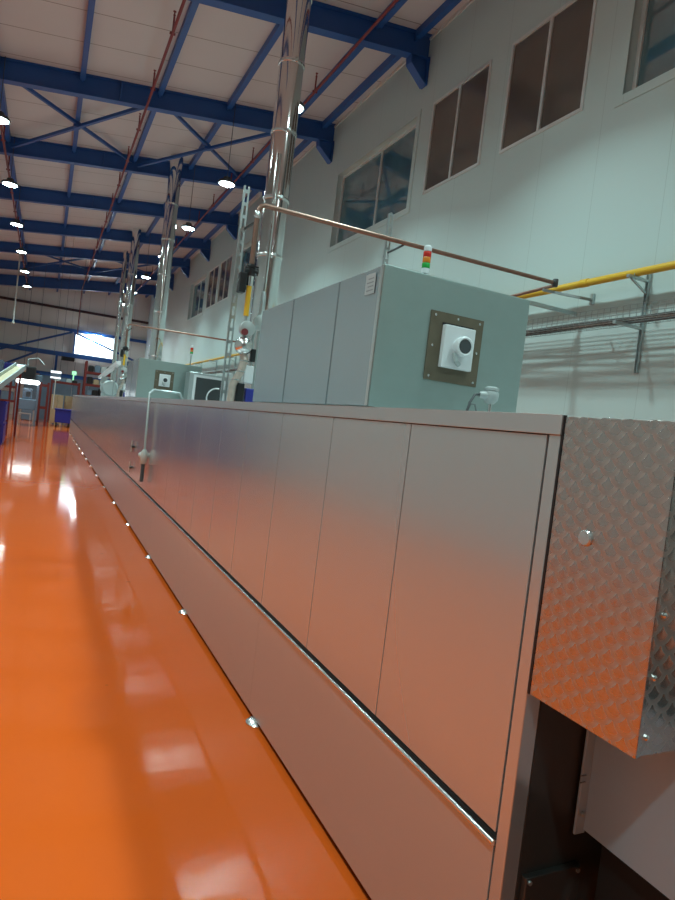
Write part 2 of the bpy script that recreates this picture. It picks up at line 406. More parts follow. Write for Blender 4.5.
pipe_run(4.6, 8.72, 6.5, 42.3, 'long red sprinkler pipe along the roof beside the right lamp row', first=1.9)
pipe_run(-1.52, 7.74, 13.5, 42.3, 'thin dark red sprinkler pipe above the left lamp row', first=4.9)
m = MB().tube([(-1.78,36,cz(-1.78)-.012),(-1.78,36,5.0)], .035, 8); m.lathe((-1.78,36,4.9), [(.05,0),(.09,.06),(.05,.14)], seg=12)
tag(m.build('drop_pipe', 'pale_cable', smooth=True), 'pale vertical drop pipe hanging below the far left lamps', 'pipe')

# ---------------------------------------------------------------- tunnel oven
XO, ZB, ZT = 1.15, .035, 1.697
YE, YO = 1.158, 31.0
oven = thing('tunnel_oven', (XO, YE, 0), 'long low stainless steel tunnel oven running down the orange floor', 'oven')
# carcass behind the panels
MB().box(XO+.012, 3.6, YE+.03, YO, ZB+.03, ZT-.045).build('oven_body', 'shaded_steel', oven)
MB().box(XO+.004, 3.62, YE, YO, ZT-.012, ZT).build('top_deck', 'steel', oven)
MB().box(XO+.05, 3.6, YE-.002, YE+.03, ZB+.02, ZT-.05).build('end_wall', 'shaded_steel', oven)
MB().box(XO-.001, XO+.05, YE, 1.198, ZB, ZT-.047).build('end_post', 'steel', oven, bevel=.003)
seam = [1.203, 1.853, 2.497, 3.142]
y = 3.142
while y < YO-.5: y += .6133; seam.append(y)
seam[-1] = YO
g = .0022
for a, c in zip(seam, seam[1:]):
    MB().box(XO, XO+.011, a+g, c-g, .614, ZT-.050).build('side_panel', 'steel', oven, bevel=.0015)
low = [1.203, 3.142]
y = 3.142
while y < YO-1.5: y += 1.84; low.append(y)
low[-1] = YO
for a, c in zip(low, low[1:]):
    MB().box(XO, XO+.011, a+g*.6, c-g*.6, ZB, .580).build('lower_panel', 'steel_low', oven, bevel=.0015)
# rail between upper and lower panels
MB().tube([(XO-.004,1.2,.590),(XO-.004,YO,.588)], .0085, 16).build('trim_rail', 'bright', oven, smooth=True)
MB().box(XO+.004, XO+.012, 1.2, YO, .597, .614).build('panel_gap', 'gap', oven)
# top lip in lengths
lip = [YE-.004]+low[1:]
for a, c in zip(lip, lip[1:]):
    m = MB(); m.box(XO-.006, XO+.004, a+.0015, c-.0015, ZT-.047, ZT+.001); m.box(XO-.006, XO+.03, a+.0015, c-.0015, ZT+.001, ZT+.003)
    m.build('top_lip', 'steel_low', oven, bevel=.001)
m = MB(); m.box(XO+.03, XO+.06, YE+.05, YO, .0, ZB+.04)
m.build('under_shade_strip', 'gap', oven)  # black strip standing for the shade in the gap under the oven
for k in range(16):
    yf = 3.052+1.84*k if k else 3.052
    if yf > YO-.2: break
    ft = MB().lathe((XO+.022, yf, 0), [(.060,0),(.062,.010),(.040,.028),(.014,.033),(.012,.06)], seg=20).build('leveling_foot', 'bright', oven, smooth=True)
# small cover plate low on the dark end wall
m = MB().box(1.21, 1.40, YE-.02, YE-.002, .10, .525)
pl = m.build('access_plate', 'shaded_steel', oven, bevel=.002)
for xx in (1.222, 1.388):
    MB().lathe((xx, YE-.02, .513), [(.006,0),(.006,.004)], '-y', 10).build('screw', 'galv', pl)
# door latches and the sample valve on the long side
for z in (1.03, .75):
    lt = MB().box(XO-.035, XO, 8.74, 8.90, z-.012, z+.012).build('door_latch', 'black', oven, bevel=.004)
    MB().tube([(XO-.03,8.80,z-.07),(XO-.03,8.80,z+.08)], .012, 8).build('latch_lever', 'bright', lt)
m = MB().tube([(XO+.35,7.62,ZT+.02),(XO+.3,7.62,ZT+.10),(XO+.0,7.62,ZT+.10),(XO-.05,7.60,ZT+.05),(XO-.05,7.50,1.10)], .014, 8)
sv = thing('sample_valve', (XO-.05,7.5,.72), 'thin steel sample pipe with pale valve and dark hose on the oven side', 'valve')
m.build('sample_pipe', 'galv', sv, smooth=True)
m = MB().lathe((XO-.05,7.50,.92), [(.018,0),(.035,.02),(.04,.09),(.035,.15),(.015,.18)], seg=14); m.lathe((XO-.05,7.58,1.01), [(.02,0),(.034,.02),(.034,.16),(.028,.2)], 'y', 14)
m.build('valve_body', 'pale_cable', sv, smooth=True)
MB().tube([(XO-.05,7.50,.93),(XO-.05,7.48,.72)], .022, 10).build('drain_hose', 'dgrey', sv, smooth=True)

# engine-turned infeed cover bolted to the near end
cov = thing('infeed_cover', (1.15,1.0,1.0), 'engine turned swirl patterned steel cover on the near end of the oven', 'cover')
ya, yb, za, zb = .842, 1.150, 1.003, 1.697
MB().box(XO, XO+.012, ya, yb, za, zb).build('side_cover', 'turned', cov, bevel=.002)
MB().box(XO+.012, 2.9, ya+.002, ya+.014, za+.004, zb-.003).build('end_cover', 'turned', cov)
MB().box(XO+.006, 2.9, ya+.01, yb, zb-.009, zb-.003).build('top_cover', 'steel', cov)
MB().box(XO+.012, 2.9, ya+.014, yb, za+.004, za+.012).build('bottom_cover', 'shaded_steel', cov)
MB().lathe((XO, 1.041, 1.418), [(.019,-.002),(.019,.004),(.016,.007),(.0,.0075)], '-x', 28).build('plug_cap', 'steel', cov, smooth=True)
for (x, z) in ((1.18,1.30),(1.175,1.17),(1.176,1.045)):
    MB().lathe((x, ya+.002, z), [(.0065,0),(.0065,.003),(.003,.006)], '-y', 12).build('screw', 'bright', cov)
MB().box(XO-.0015, XO+.004, yb, yb+.006, za, zb+.002).build('edge_strip', 'black', cov)
# white conveyor side guard underneath
gd = thing('conveyor_guard', (1.39,.6,.75), 'white folded steel guard plate below the swirl patterned cover', 'guard')
MB().box(1.392, 1.398, -.6, 1.140, .622, 1.002).build('guard_plate', 'guard', gd)
fl = MB().box(1.362, 1.398, 1.140, 1.148, .612, 1.0).build('mounting_flange', 'guard', gd, bevel=.002)
MB().lathe((1.378, 1.140, .668), [(.007,0),(.007,.006),(.004,.008)], '-y', 10).build('bolt', 'galv', fl)
for z in (.755,.773): MB().box(1.352,1.374,1.137,1.140,z-.0012,z+.0012).build('pencil_mark','ink',fl)
MB().lathe((1.392, .985, .955), [(.005,-.001),(.005,.001)], '-x', 12).build('drill_hole', 'black', gd)
cv = thing('infeed_conveyor', (2.1,.3,0), 'dark infeed conveyor in the shade behind the white guard plate, plus unseen added block', 'conveyor')
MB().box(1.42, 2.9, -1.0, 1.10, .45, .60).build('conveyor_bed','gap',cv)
for q in (-.7,.7): MB().box(1.5,1.56,q,q+.06,0,.45).box(2.76,2.82,q,q+.06,0,.45).build('leg','dgrey',cv)
MB().box(1.42, 3.7, -3.2, -1.0, 0, 2.1).build('dark_reflection_block','black',cv,bevel=.02)  # unseen block added behind the camera to darken the end cover's reflection

# ---------------------------------------------------------------- exhaust boxes on the oven
XB, XB1, Z0b, Z1b = 1.38, 2.27, 1.725, 2.395
def hood(dy, y0, y1, label, seams, xr=XB1):
    t = thing('exhaust_box', (XB, y0, Z0b), label, 'box', 'sheet steel boxes on the oven')
    MB().box(XB+.012, xr, y0+.012, y1, Z0b, Z1b).build('box_shell', 'hood_front', t, bevel=.004)
    cuts = [y0+.035]+seams+[y1]
    for a, c in zip(cuts, cuts[1:]):
        MB().box(XB, XB+.011, a+.002, c-.002, Z0b, Z1b-.002).build('side_sheet', 'hood_side', t, bevel=.002)
    MB().box(XB-.004, XB+.012, y0+.004, y0+.033, Z0b, Z1b).build('corner_strip', 'bright', t, bevel=.002)
    for s_ in seams[:1] + seams[1:]:
        MB().box(XB-.004, XB, s_-.006, s_+.006, Z0b, Z1b-.004).build('seam_strip', 'hood_side', t)
    MB().box(XB+.002, xr+.002, y0, y0+.012, Z0b, Z1b+.002).build('front_sheet', 'hood_front', t, bevel=.003)
    for (x, yy) in ((XB+.06,y0+.08),(XB+.06,y1-.1),(xr-.06,y0+.08),(xr-.06,y1-.1)):
        MB().box(x-.02,x+.02,yy-.02,yy+.02,ZT,Z0b).build('foot','dgrey',t)
    # gasket plate with inspection cover and dial
    gp = MB().box(1.665, 1.985, y0-.006, y0, 1.895, 2.235).build('gasket_plate', 'silicone', t)
    for (x, z) in ((1.69,2.215),(1.825,2.215),(1.96,2.215),(1.69,2.065),(1.96,2.065),(1.69,1.915),(1.96,1.915)):
        MB().lathe((x, y0-.006, z), [(.0065,0),(.0065,.003),(.003,.005)], '-y', 10).build('screw', 'bright', gp)
    ip = MB().box(1.738, 1.922, y0-.035, y0-.006, 1.965, 2.175).build('inspection_cover', 'white', t, bevel=.004)
    MB().box(1.735,1.925,y0-.009,y0-.006,2.172,2.186).build('cover_shadow_gap','black',ip)
    dl = MB().lathe((1.832, y0-.035, 2.075), [(.040,0),(.043,.025),(.050,.028),(.050,.048),(.042,.054),(.036,.049)], '-y', 32).build('dial_gauge', 'white', t, smooth=True)
    MB().lathe((1.832, y0-.082, 2.075), [(.035,0),(.035,.004)], '-y', 24).build('dial_glass', 'dialface', dl)
    MB().tube([(1.80,y0-.05,2.04),(1.805,y0-.06,2.0),(1.83,y0-.05,1.985)], .012, 8).build('gauge_gland', 'grey', dl)
    return t
h1 = hood(0, 2.63, 4.46, 'large grey sheet steel exhaust box with dial gauge on the near oven top', [3.13, 3.82])
sk = MB().box(XB-.0045, XB-.0035, 2.70, 2.80, 2.27, 2.37).build('label_sticker', 'sticker', h1)
for i in range(4): MB().box(XB-.0052, XB-.0045, 2.715, 2.785-.012*(i%2), 2.285+.019*i, 2.291+.019*i).build('print_line', 'ink', sk)
h2 = hood(0, 11.1, 12.7, 'smaller looking grey exhaust box far along the oven beside the glass fronted cabinet', [11.9], xr=2.45)
# glass fronted cabinet beside the far box
cb = thing('control_cabinet', (2.55,10.4,ZT), 'pale glass fronted cabinet with looped cables beside the far exhaust box', 'cabinet')
MB().box(2.15,2.78,10.6,10.95,ZT,2.26).build('cabinet_shell','galv',cb,bevel=.01)
MB().box(2.26,2.72,10.585,10.60,1.79,2.18).build('glass_door','dialface',cb)
m = MB().box(2.22,2.26,10.57,10.60,1.75,2.22).box(2.72,2.76,10.57,10.60,1.75,2.22).box(2.26,2.72,10.57,10.60,2.18,2.22).box(2.26,2.72,10.57,10.60,1.75,1.79)
m.build('door_frame','white',cb)
def arc(cx, y, cz_, r, a0, a1, n=14): return [(cx+r*math.cos(a0+(a1-a0)*i/n), y, cz_+r*math.sin(a0+(a1-a0)*i/n)) for i in range(n+1)]
tag(MB().tube(arc(2.62,10.5,1.86,.17,PI*.45,PI*1.25),.012,8).tube(arc(2.60,10.47,1.72,.09,0,PI),.012,8).build('cable_loop','white',smooth=True),'pair of white looped cables in front of the glass cabinet','cable')

# temperature probe on the oven top in front of the box
tp = thing('temperature_probe', (1.870,2.35,ZT), 'small grey temperature probe with cable loop standing in front of the near exhaust box', 'sensor')
MB().tube([(1.870,2.35,ZT),(1.870,2.35,1.80)], .009, 10).lathe((1.870,2.35,1.735),[(.016,0),(.016,.018)],seg=6).lathe((1.870,2.35,ZT),[(.026,0),(.026,.012)],seg=16).build('stem','bright',tp,smooth=True)
m = MB().lathe((1.870,2.35,1.80), [(.018,0),(.034,.018),(.036,.05),(.030,.058),(.034,.062),(.034,.072),(.02,.08)], seg=20)
m.lathe((1.847,2.35,1.835), [(.02,0),(.018,.03),(.012,.045)], '-x', 12)
m.build('probe_head','grey',tp,smooth=True)
MB().tube([(1.803,2.35,1.835),(1.770,2.34,1.83),(1.740,2.33,1.79),(1.720,2.32,1.74),(1.710,2.32,ZT)],.006,8).build('probe_cable','dgrey',tp,smooth=True)
MB().tube([(1.735,2.33,ZT),(1.732,2.33,1.75),(1.747,2.33,1.785),(1.770,2.33,1.785),(1.783,2.33,1.75),(1.770,2.33,ZT)],.004,8).build('cable_loop','cable',tp,smooth=True)

def beacon(x, y, z, label, base):
    t = thing('stack_light', (x,y,base), label, 'signal light', 'stack lights')
    MB().tube([(x,y,base),(x,y,z-.02)], .010, 8).lathe((x,y,base),[(.03,0),(.03,.01)],seg=12).build('pole','galv',t)
    MB().lathe((x,y,z-.02), [(.026,0),(.026,.03)], seg=18).build('base','white',t,smooth=True)
    for i, (n, c) in enumerate((('green_lens','green_lens'),('orange_lens','orange_lens'),('red_lens','red_lens'))):
        MB().lathe((x,y,z+.01+.038*i), [(.025,0),(.027,.003),(.027,.033),(.025,.036)], seg=18).build(n,c,t,smooth=True)
    MB().lathe((x,y,z+.124), [(.027,0),(.027,.028),(.018,.038)], seg=18).build('cap','white',t,smooth=True)
    return t
beacon(2.195,3.6,2.715,'small red orange green stack light behind the near exhaust box',Z1b)
beacon(2.40,11.9,2.66,'small distant stack light on the far exhaust box',Z1b)

# ---------------------------------------------------------------- flues
def flue(x, y, r, label, zs, y_top=None):
    t = thing('exhaust_flue', (x,y,ZT), label, 'flue', 'steel exhaust flues')
    zt = cz(x-r)-.012
    edges = [ZT]+[z for z in zs if ZT < z < zt]+[zt]
    for a, c in zip(edges, edges[1:]):
        MB().lathe((x,y,a), [(r,0),(r,c-a)], seg=48).build('flue_section','mirror',t,smooth=True)
    for z in edges[1:-1]:
        cl = MB().lathe((x,y,z-.03), [(r,0),(r+.010,.004),(r+.012,.02),(r+.016,.03),(r+.012,.04),(r+.010,.056),(r,.06)], seg=48).build('clamp_band','bright',t,smooth=True)
        MB().box(x-.02,x+.02,y-r-.05,y-r-.005,z-.02,z+.02).build('clamp_bolt','galv',cl)
    MB().lathe((x,y,ZT), [(r+.09,0),(r+.09,.02),(r+.01,.09)], seg=32).build('base_flange','galv',t,smooth=True)
    return t
f1 = flue(2.86, 9.2, .185, 'nearest tall polished steel flue, right of the gas train', [2.95,4.05,4.90,5.89,6.91,7.9])
f2 = flue(2.86,19.4,.185,'second tall polished flue, rising behind the far exhaust box',[3.1,4.4,5.5,6.55,7.6])
f3 = flue(2.88,28.5,.185,'third polished flue, darker top, beside the yellow far gas pipe',[3.2,4.5,5.8,7.1])
f4 = flue(2.93,33.0,.10,'slimmest and most distant steel flue, beside the bright gable window',[3.2,4.6,6.0,7.4])

# ---------------------------------------------------------------- gas train, strut and copper pipe (near, then a far copy)
def perforated(m, x, y, z0, z1, w=.041, pitch=.1):
    """slotted channel standing upright: two flanges, a web with slots left open"""
    m.box(x-w/2, x-w/2+.004, y, y+.03, z0, z1).box(x+w/2-.004, x+w/2, y, y+.03, z0, z1)
    m.box(x-w/2, x-w*.2, y-.002, y+.002, z0, z1).box(x+w*.2, x+w/2, y-.002, y+.002, z0, z1)
    z = z0
    while z < z1-.02:
        m.box(x-w*.2, x+w*.2, y-.002, y+.002, z, z+.035); z += pitch
    return m
def channel_post(x, y, z0, z1, label):
    t = thing('channel_post', (x,y,z0), label, 'post', 'slotted channel posts')
    perforated(MB(), x, y, z0, z1, .062, .13).build('slotted_channel','galv',t)
    MB().box(x-.07,x+.07,y-.04,y+.07,z0,z0+.008).build('base_plate','galv',t)
    for z in (3.60, 3.02): MB().bar((x+.02,y-.01,z-.06),(x+.15,y-.06,z+.06),.02,.02).build('bracket_arm','dgrey',t)
    return t
def gas_train(x, y, label):
    t = thing('gas_train', (x,y,ZT), label, 'gas pipe', 'gas trains on the oven')
    MB().tube([(x,y,3.60),(x,y,3.13)],.026,12).build('copper_riser','copper',t,smooth=True)
    m = MB().lathe((x,y,3.62),[(.035,0),(.035,.04),(.03,.05)],seg=14); m.build('union_nut','bright',t,smooth=True)
    v = MB().lathe((x,y,3.02),[(.03,0),(.045,.02),(.05,.06),(.045,.1),(.03,.12)],seg=16).lathe((x,y,3.07),[(.04,-.07),(.04,.07)],'x',14).build('ball_valve','black',t,smooth=True)
    MB().bar((x-.06,y-.05,3.11),(x+.06,y-.05,3.11),.02,.012).build('valve_handle','black',v)
    MB().box(x-.115,x-.045,y-.05,y+.05,2.84,3.04).build('solenoid','black',t,bevel=.01)
    MB().tube([(x,y,3.02),(x,y,2.92)],.034,14).build('pipe_coupling','bright',t,smooth=True)
    MB().tube([(x,y,2.92),(x+.0,y,2.62)],.027,14).build('yellow_pipe','yellow',t,smooth=True)
    MB().tube([(x,y,2.62),(x,y,1.95)],.017,10).build('lower_pipe','galv',t,smooth=True)
    r1 = MB().lathe((x+.02,y-.06,2.49),[(.02,-.02),(.075,0),(.082,.03),(.082,.05),(.075,.08),(.03,.10)],'y',22).build('regulator','grey',t,smooth=True)
    MB().lathe((x-.015,y-.07,2.45),[(.034,0),(.034,.02)],'-y',18).build('red_cap','redpipe',r1)
    MB().lathe((x+.0,y-.09,2.315),[(.03,-.03),(.07,-.01),(.088,.03),(.092,.06),(.07,.1),(.03,.12)],'y',24).build('governor','bright',t,smooth=True)
    MB().tube([(x+.015,y,2.25),(x+.03,y-.03,2.18),(x+.0,y-.03,2.05),(x-.06,y-.03,1.92),(x-.07,y-.03,1.72)],.038,12).build('foil_hose','foil',t,smooth=True)
    for z, xx in ((2.16,.03),(2.05,.0),(1.96,-.04)): MB().lathe((x+xx,y-.03,z),[(.043,0),(.043,.014)],seg=14).build('hose_clip','bright',t)
    MB().box(x+.045,x+.14,y-.03,y+.06,1.95,2.13).build('junction_box','white',t,bevel=.008)
    MB().box(x-.02,x+.05,y-.07,y+.03,1.74,1.94).build('pressure_switch','black',t,bevel=.006)
    MB().box(x+.07,x+.17,y-.06,y+.05,1.73,1.90).build('motor_valve','crate',t,bevel=.01)
    MB().tube([(x+.11,y,2.13),(x+.10,y+.0,2.40),(x+.12,y,2.55)],.016,10).build('branch_pipe','galv',t,smooth=True)
    MB().box(x+.085,x+.135,y-.05,y,2.17,2.30).build('switch_body','black',t,bevel=.005)
    MB().box(x-.1,x+.18,y-.05,y+.05,1.715,1.728).build('base_rail','galv',t)
    MB().tube([(x-.1,y,ZT),(x-.1,y,1.72)],.012,8).tube([(x+.17,y,ZT),(x+.17,y,1.72)],.012,8).build('base_leg','galv',t)
    return t
def vent(x, y, label):
    t = thing('vent_pipe', (x,y,ZT), label, 'pipe', 'vent pipes beside the flues')
    MB().tube([(x,y,ZT),(x,y,2.55)],.022,10).build('lower_pipe','galv',t,smooth=True)
    MB().lathe((x,y-.05,2.62),[(.03,-.02),(.085,.0),(.09,.05),(.085,.08),(.03,.1)],'y',22).build('diaphragm','grey',t,smooth=True)
    MB().lathe((x,y,2.66),[(.05,0),(.034,.08),(.03,.26),(.022,.3)],seg=16).build('cone','galv',t,smooth=True)
    MB().tube([(x,y,2.9),(x,y,4.42)],.022,12).build('upper_pipe','mirror',t,smooth=True)
    return t
P1 = channel_post(1.68,6.45,ZT,3.98,'slotted galvanised channel post left of the nearest flue')
G1 = gas_train(1.75,6.2,'near vertical gas train with yellow pipe and round regulators beside the channel post')
V1 = vent(2.0,6.5,'slim steel vent pipe with round diaphragm between gas train and near flue')
copy_tree(P1,(.14,11.7,0),'slotted channel post beside the far yellow gas pipe')
copy_tree(G1,(.10,11.8,0),'far vertical gas train with yellow pipe in front of the third flue')
def copper(x0, y, x1, z, y2, label, post=True):
    t = thing('copper_gas_pipe', (x0,y,z), label, 'pipe', 'copper gas pipes')
    MB().tube([(x0,y,z-.12),(x0,y,z-.05),(x0+.02,y,z-.015),(x0+.06,y,z),(x1-.05,y,z+.03)],.025,12).build('cross_pipe','copper',t,smooth=True)
    MB().lathe((x1,y,z+.03-.05),[(.03,0),(.036,.01),(.036,.09),(.03,.1)],seg=14).build('elbow','dgrey',t,smooth=True)
    MB().tube([(x1,y,z-.0),(x1,y2,z-.03)],.022,12).build('return_pipe','copper',t,smooth=True)
    m = MB().tube([(x1-.05,y,z+.03),(x1,y,z+.03)],.03,12); m.build('elbow_arm','dgrey',t,smooth=True)
    return t
copper(1.76,6.2,5.72,3.745,7.2,'long copper gas pipe crossing above the near exhaust box')
copper(1.86,18.0,5.72,3.745,19.0,'distant copper gas pipe crossing behind the channel post')
tag(perforated(MB(),3.30,6.28,1.70,4.06,.06,.13).build('channel_hanger','galv'),'slotted channel post holding the copper pipe behind the near exhaust box','post')
m = MB().bar((3.30,6.26,3.62),(3.47,6.22,3.74),.02,.02); tag(m.build('hanger_arm','dgrey'),'short dark arm holding the copper pipe to its slotted post','bracket')

# ---------------------------------------------------------------- services on the right wall
gp = thing('gas_main', (6.0,0,3.78), 'yellow gas main running along the right wall above the cable tray', 'gas pipe')
MB().tube([(5.98,1.5,3.79),(5.98,46,3.77)],.045,14).build('pipe','yellow',gp,smooth=True)
MB().tube([(5.98,5.9,3.79),(5.98,6.02,3.79)],.052,14).build('coupling','yellow',gp,smooth=True)
ct = thing('cable_tray', (5.9,0,3.2), 'wire mesh cable tray full of grey cables along the right wall', 'cable tray')
m = MB(); tx0, tx1, tz = 5.74, 6.06, 3.20; yA, yB = 1.5, 44.0
for (x, z) in ((tx0,tz+.15),(tx0,tz+.10),(tx0,tz+.05),(tx0,tz),(tx0+.08,tz),(tx0+.16,tz),(tx0+.24,tz),(tx1,tz),(tx1,tz+.05),(tx1,tz+.10),(tx1,tz+.15)):
    m.tube([(x,yA,z),(x,yB,z)],.0035,4,False)
y = yA
while y < yB:
    m.tube([(tx0,y,tz+.15),(tx0,y,tz-.004),(tx1,y,tz-.004),(tx1,y,tz+.15)],.003,4,False); y += .09 if y < 14 else .3
m.build('wire_basket','wire',ct)
for i, (x, r, mt) in enumerate(((5.79,.012,'cable'),(5.815,.009,'dgrey'),(5.85,.014,'cable'),(5.89,.01,'pale_cable'),(5.93,.013,'dgrey'),(5.97,.010,'cable'),(6.01,.012,'dgrey'))):
    pts = [(x+.012*math.sin(j*1.7+i*2.1), yA+.7*j, tz+.012+r+.006*math.sin(j*2.3+i)) for j in range(int((yB-yA)/.7))]
    MB().tube(pts, r, 6).build('cable', mt, ct, smooth=True)
    if i == 3: MB().tube([(5.80+.1*j,5.5+.06*j,tz+.045) for j in range(4)],.009,6).build('cable','redpipe',ct,smooth=True)
SG = 'wall struts carrying tray and gas main'
def wall_strut(y, label):
    t = thing('wall_strut', (XR-.03,y,2.67), label, 'bracket', SG)
    m = MB(); m.box(XR-.012,XR-.001,y-.022,y+.022,2.66,3.84); m.box(XR-.04,XR-.012,y-.022,y-.016,2.66,3.84); m.box(XR-.04,XR-.012,y+.016,y+.022,2.66,3.84)
    m.build('wall_channel','galv',t)
    m = MB().box(5.84,XR-.04,y-.02,y+.02,3.712,3.742); m.bar((5.90,y,3.71),(XR-.03,y,3.58),.025,.02); m.build('pipe_arm','galv',t)
    MB().box(5.72,XR-.04,y-.02,y+.02,3.16,3.192).build('tray_arm','galv',t)
    MB().tube([(5.942,y,3.745),(5.942,y,3.80),(5.96,y,3.825),(5.98,y,3.832),(6.0,y,3.825),(6.018,y,3.80),(6.018,y,3.745)],.005,6).build('pipe_clamp','galv',t)
    return t
S0 = wall_strut(5.19,'galvanised wall strut nearest the camera, carrying the yellow pipe and cable tray')
for k, yy in enumerate((8.4,11.3,14.2,17.0,19.8,22.6,25.4,28.2,31.3)):
    copy_tree(S0,(0,yy-5.19,0),'galvanised wall strut under the tray, %s after the nearest along the wall' % ORD[k])
t = thing('pipe_bracket',(5.9,6.1,3.5),'short galvanised bracket arm under the copper pipe corner','bracket')
MB().bar((5.66,6.35,3.70),(6.16,6.0,3.62),.03,.03).build('arm','galv',t)
MB().box(6.165,6.195,5.975,6.025,3.56,3.70).build('wall_plate','galv',t)
m = MB(); m.box(3.45,6.12,6.16,6.20,3.425,3.433).box(3.45,6.12,6.16,6.164,3.433,3.47).box(3.45,6.12,6.196,6.20,3.433,3.47)
cc = thing('channel_bridge',(4,6.18,3.29),'galvanised channel bridging from the wall tray across to the oven','cable tray')
m.build('channel','galv',cc)
MB().box(3.45,3.49,6.16,6.20,ZT,3.425).build('channel_leg','galv',cc)
MB().tube([(3.5,6.18,3.445),(6.1,6.18,3.445)],.01,6).build('cable','cable',cc)

# ---------------------------------------------------------------- far end of the hall
# drive housing and pale slanted cover on the oven
dm = thing('drive_motor',(1.75,20.4,ZT),'grey green motor housing standing on the far oven top','motor')
MB().lathe((1.75,20.0,2.0),[(.2,0),(.24,.05),(.24,.75),(.2,.8),(.08,.9)],'y',24).build('motor_body','grey',dm,smooth=True)
MB().box(1.55,1.95,20.1,20.75,ZT,1.82).build('motor_base','grey',dm,bevel=.01)
MB().box(1.50,1.66,20.2,20.5,2.15,2.32).build('terminal_box','grey',dm,bevel=.01)
ld = thing('hinged_lid',(1.6,17,2.15),'pale slanted lid propped up above the motor housing','lid')
MB().bar((1.62,22.6,2.36),(1.64,17.2,2.62),.12,.10).build('lid_plate','white',ld,bevel=.01)
MB().tube([(1.66,21.8,ZT),(1.66,21.8,2.38)],.03,8).tube([(1.66,18.0,ZT),(1.66,18.0,2.56)],.03,8).build('prop','galv',ld)
# blue crates, in stacks along the left wall and at the end
def crate(x0, y0, z0, label, w=1.05, d=1.2, h=.62):
    m = MB(); tk = .04
    m.box(x0,x0+w,y0,y0+d,z0+.06,z0+.1).box(x0,x0+tk,y0,y0+d,z0+.1,z0+h).box(x0+w-tk,x0+w,y0,y0+d,z0+.1,z0+h).box(x0+tk,x0+w-tk,y0,y0+tk,z0+.1,z0+h).box(x0+tk,x0+w-tk,y0+d-tk,y0+d,z0+.1,z0+h)
    m.box(x0-.02,x0+w+.02,y0-.02,y0+tk,z0+h-.07,z0+h).box(x0-.02,x0+w+.02,y0+d-tk,y0+d+.02,z0+h-.07,z0+h)
    for i in range(3): m.box(x0+.02+i*(w-.16)/2,x0+.14+i*(w-.16)/2,y0,y0+d,z0,z0+.06)
    for i in range(4): m.box(x0-.015,x0,y0+.1+i*.28,y0+.18+i*.28,z0+.1,z0+h-.07)
    o = m.build('plastic_crate','crate'); return tag(o, label, 'crate', 'blue stacked crates')
for si, (x, y, n) in enumerate(((-2.02,20.2,2),(-3.4,18.0,3),(-3.5,20.6,3),(-3.4,23.0,4),(-3.4,25.4,3),(-3.5,28.0,4))):
    for k in range(n):
        where = ['stack under the incline conveyor','nearest stack along left wall','second stack along left wall','third stack along left wall','fourth stack along left wall','last stack along left wall'][si]
        crate(x,y,.62*k,'blue plastic crate %s, %s' % (['at the bottom','second from the floor','third from the floor','on top of four'][k], where))
# inclined conveyor at the left
ic = thing('incline_conveyor',(-.9,21,0),'tan inclined conveyor with red legs rising at the left picture edge','conveyor')
MB().bar((-1.32,18.6,1.52),(-.86,24.7,2.40),.26,.12).build('belt_bed','tan',ic,bevel=.02)
MB().bar((-1.16,18.6,1.56),(-.70,24.7,2.44),.03,.18).build('side_guide','galv',ic)
MB().bar((-1.48,18.6,1.58),(-1.02,24.7,2.46),.03,.18).build('side_guide','galv',ic)
MB().lathe((-.74,24.75,2.40),[(.12,-.24),(.12,.06)],'x',18).build('end_roller','galv',ic,smooth=True)
for (x, y, z) in ((-.83,24.6,2.34),(-1.10,24.6,2.34)):
    MB().bar((x,y,0),(x,y,z),.07,.07).build('leg','red',ic)
# trestle machine with a lit work light
mc = thing('packing_machine',(-.7,33,0),'blue grey packing machine below an oval work light','machine')
MB().box(-1.15,-.35,32.9,34.4,.75,1.25).build('machine_body','machine',mc,bevel=.03)
MB().box(-.95,-.55,33.0,33.9,1.25,1.75).build('control_head','machine',mc,bevel=.03)
MB().box(-.80,-.62,32.97,33.0,1.4,1.6).build('screen','dialface',mc)
for (x, y) in ((-1.1,33),(-.4,33),(-1.1,34.3),(-.4,34.3)): MB().box(x-.04,x+.04,y-.04,y+.04,0,.75).build('leg','galv',mc)
m = MB().box(-1.2,-1.14,32.85,32.95,0,2.0).box(-.36,-.30,32.85,32.95,0,2.0).box(-1.2,-.3,32.85,32.95,1.95,2.02); m.build('guard_frame','machine',mc)
MB().box(-1.05,-.5,32.6,32.85,.55,.6).box(-1.05,-1.0,32.6,32.85,0,.55).box(-.55,-.5,32.6,32.85,0,.55).build('step','galv',mc)
wl = thing('work_light',(-.75,32.7,2.1),'oval lit work light over the distant packing machine','lamp')
MB().lathe((-.76,32.7,2.06),[(.05,-.5),(.10,-.42),(.10,.42),(.05,.5)],'x',16).build('diffuser','tube_light',wl,smooth=True)
MB().tube([(-1.0,32.7,2.14),(-1.0,32.7,7.6)],.008,5).tube([(-.5,32.7,2.14),(-.5,32.7,7.6)],.008,5).build('suspension_wire','dgrey',wl)
